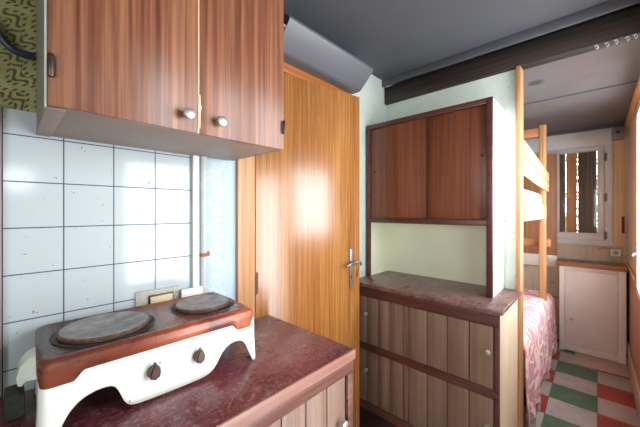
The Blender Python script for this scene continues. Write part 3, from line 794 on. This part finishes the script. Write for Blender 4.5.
# bedspread draped over the lower bunk
q = NB(); NX, NY = 120, 64
xs0, xs1 = 2.115, 3.93
prev = None
for i in range(NX + 1):
    u = i / NX; x = xs0 + (xs1 - xs0) * u; row = []
    endf = sst(.90, 1.0, u)
    ztop = .665 + .02 * math.sin(x * 5.0) - .08 * sst(.55, 1, u) - .10 * endf
    hem = .075 + .045 * math.sin(x * 9 + 1) + .03 * math.sin(x * 23) + .03 * sst(.35, 0, u)
    for j in range(NY + 1):
        w_ = j / NY
        if w_ < .42:
            y = 1.16 - (1.16 - .40) * (w_ / .42); z = ztop + .012 * noise.noise(Vector((x * 5, y * 6, 1)))
        elif w_ < .58:
            a = (w_ - .42) / .16 * math.pi / 2; y = .40 - .085 * math.sin(a); z = ztop - .085 * (1 - math.cos(a)) + .012 * noise.noise(Vector((x * 5, y * 6, 1)))
        else:
            k_ = (w_ - .58) / .42; z = (ztop - .085) + (hem - ztop + .085) * k_
            y = .315 - .004 * k_ + (.016 * math.sin(x * 26 + 3 * noise.noise(Vector((x * 3, 0, 0)))) + .012 * noise.noise(Vector((x * 11, z * 4, 3)))) * k_
        row.append(q.verts.new((x - .05 * endf * (1 if w_ > .5 else 0) * 0, y + .03 * endf * (w_ > .42), z)))
    if prev:
        for j in range(NY): q.faces.new((prev[j], prev[j + 1], row[j + 1], row[j]))
    prev = row
bs = thing('bedspread', 'pink patterned bedspread with fringe hanging over the lower bunk', 'bedspread', (2.9, .6, .6))
cl = obj('cloth', q, 'spread', bs)
md = cl.modifiers.new('thick', 'SOLIDIFY'); md.thickness = .006; md.offset = 1
q = NB()
for i in range(110):
    u = (i + .5) / 110; x = xs0 + (xs1 - xs0) * u
    hem = .075 + .045 * math.sin(x * 9 + 1) + .03 * math.sin(x * 23) + .03 * sst(.35, 0, u)
    y = .311 + .016 * math.sin(x * 26 + 3 * noise.noise(Vector((x * 3, 0, 0)))) + .012 * noise.noise(Vector((x * 11, hem * 4, 3))) + .03 * sst(.9, 1, u)
    l_ = min(hem - .004, .045 + .02 * random.random()); dx = random.uniform(-.008, .008)
    tube(q, [(x, y, hem + .004), (x + dx * .4, y - .002, hem - l_ * .5), (x + dx, y, hem - l_)], .003, 5)
f_ = obj('fringe', q, 'spread', bs); f_['kind'] = 'stuff'

# ------------------------------------------------------------------ white cabinet at the end of the bunk room
wc = thing('white_cabinet', 'low cream-white cabinet with one door under the far window', 'cabinet', (4.04, .04, 0))
wx0, wy0, wy1 = 3.900, -.196, .283
q = NB(); box(q, wx0, wx0 + .018, wy0, wy0 + .052, .0, .86, bev=.002); box(q, wx0, wx0 + .018, wy1 - .042, wy1, .0, .86, bev=.002)
box(q, wx0, wx0 + .018, wy0 + .052, wy1 - .042, .82, .86, bev=.002); box(q, wx0, wx0 + .018, wy0 + .052, wy1 - .042, .010, .075, bev=.002)
box(q, wx0 + .018, 4.17, wy0, wy0 + .016, .0, .86); box(q, wx0 + .018, 4.17, wy1 - .016, wy1, .0, .86); box(q, wx0 + .018, 4.17, wy0 + .016, wy1 - .016, .06, .075)
obj('body', q, 'cream_cab', wc)
d = obj('door', B1(wx0 + .001, wx0 + .017, wy0 + .055, wy1 - .045, .078, .817, bev=.002), 'cream_cab', wc)
q = NB(); lathe(q, [(.008, wx0 + .001), (.008, wx0 - .008), (.015, wx0 - .014), (.014, wx0 - .021), (0, wx0 - .023)], (0, .185, .335), 'X', 20); obj('knob', q, 'socket_cream', d)
for z in (.2, .70):
    q = NB(); lathe(q, [(.004, -.02), (.004, .02)], (wx0 - .002, wy0 + .053, z), 'Z', 10); obj('hinge', q, 'cream_cab', d)
part_label(obj('countertop', B1(wx0 - .018, 4.172, -.205, .302, .862, .905, bev=.003), 'grey_top', wc), 'grey-brown top')
part_label(obj('front_edging', B1(wx0 - .026, wx0 - .0185, -.205, .302, .862, .906, bev=.002), 'pine_y', wc), 'orange pine front edge')

# socket, lock plate and junction box on the far wall
so = thing('power_socket', 'small white power socket above the far white cabinet', 'socket', (4.19, -.135, 1.0))
sx = FX - .018
part_label(obj('backing_board', B1(sx - .006, sx, -.184, -.088, .955, 1.06, bev=.001), 'plate_grey', so), 'tan backing plate')
obj('cover_plate', B1(sx - .022, sx - .006, -.172, -.098, .968, 1.035, bev=.004), 'socket_white', so)
q = NB(); lathe(q, [(.022, sx - .0235), (.022, sx - .022), (.018, sx - .0215)], (0, -.135, 1.0015), 'X', 24); obj('socket_face', q, 'plate_grey', so)
q = NB(); box(q, sx - .014, sx, -.1985, -.178, 1.20, 1.365, bev=.003); box(q, sx - .018, sx - .014, -.194, -.183, 1.30, 1.35, bev=.001)
tag(relocate(obj('latch_plate', q, 'bronze'), (sx, -.188, 1.2)), 'dark metal latch plate on the pine board right of the far window', 'latch')
jb = thing('junction_box', 'grey junction box in the upper corner right of the far window', 'junction box', (4.16, -.165, 2.14))
obj('housing', B1(FX - .075, sx - .0, -.196, -.108, 2.125, 2.245, bev=.005), 'junction', jb)
q = NB(); lathe(q, [(.018, FX - .0765), (.018, FX - .074), (0, FX - .074)], (0, -.152, 2.20), 'X', 24); part_label(obj('opening', q, 'black', jb), 'round black opening')

# ------------------------------------------------------------------ camera, light
cam = bpy.data.cameras.new('camera'); co = bpy.data.objects.new('camera', cam); COL.objects.link(co)
f_px = 294.45; al = math.atan2(277, f_px)
cam.sensor_width = 36; cam.sensor_fit = 'HORIZONTAL'; cam.lens = 36 * f_px / 640; cam.shift_y = -2.5 / 640
cam.clip_start = .02
co.location = (0, 0, 1.42)
fwd = Vector((math.cos(al), math.sin(al), 0))
co.rotation_euler = fwd.to_track_quat('-Z', 'Y').to_euler()
scn.camera = co

wd = bpy.data.worlds.new('daylight'); scn.world = wd; wd.use_nodes = True
bg = wd.node_tree.nodes['Background']; bg.inputs[0].default_value = (.90, .96, 1.0, 1); bg.inputs[1].default_value = 10.0

def portal(name, loc, rot, sx_, sy_):
    l = bpy.data.lights.new(name, 'AREA'); l.shape = 'RECTANGLE'; l.size = sx_; l.size_y = sy_; l.cycles.is_portal = True
    o = bpy.data.objects.new(name, l); COL.objects.link(o); o.location = loc; o.rotation_euler = rot
for nm, (h0, h1, z0, z1) in zip(('portal_door', 'portal_window', 'portal_bunk'), RW):
    portal(nm, ((h0 + h1) / 2, BR - .06, (z0 + z1) / 2), (R(90), 0, 0), h1 - h0, z1 - z0)
portal('portal_small', ((KW[0][0] + KW[0][1]) / 2, MR - .06, (KW[0][2] + KW[0][3]) / 2), (R(90), 0, 0), KW[0][1] - KW[0][0], KW[0][3] - KW[0][2])
portal('portal_back', (-1.26, (BW[0] + BW[1]) / 2, (BW[2] + BW[3]) / 2), (R(90), 0, R(-90)), BW[1] - BW[0], BW[3] - BW[2])

vs = scn.view_settings
vs.view_transform = 'Standard'; vs.look = 'None'; vs.gamma = 1; vs.use_curve_mapping = False; vs.exposure = 0.42
scn.cycles.max_bounces = 10; scn.cycles.diffuse_bounces = 6; scn.cycles.transparent_max_bounces = 12
scn.cycles.caustics_reflective = False; scn.cycles.caustics_refractive = False
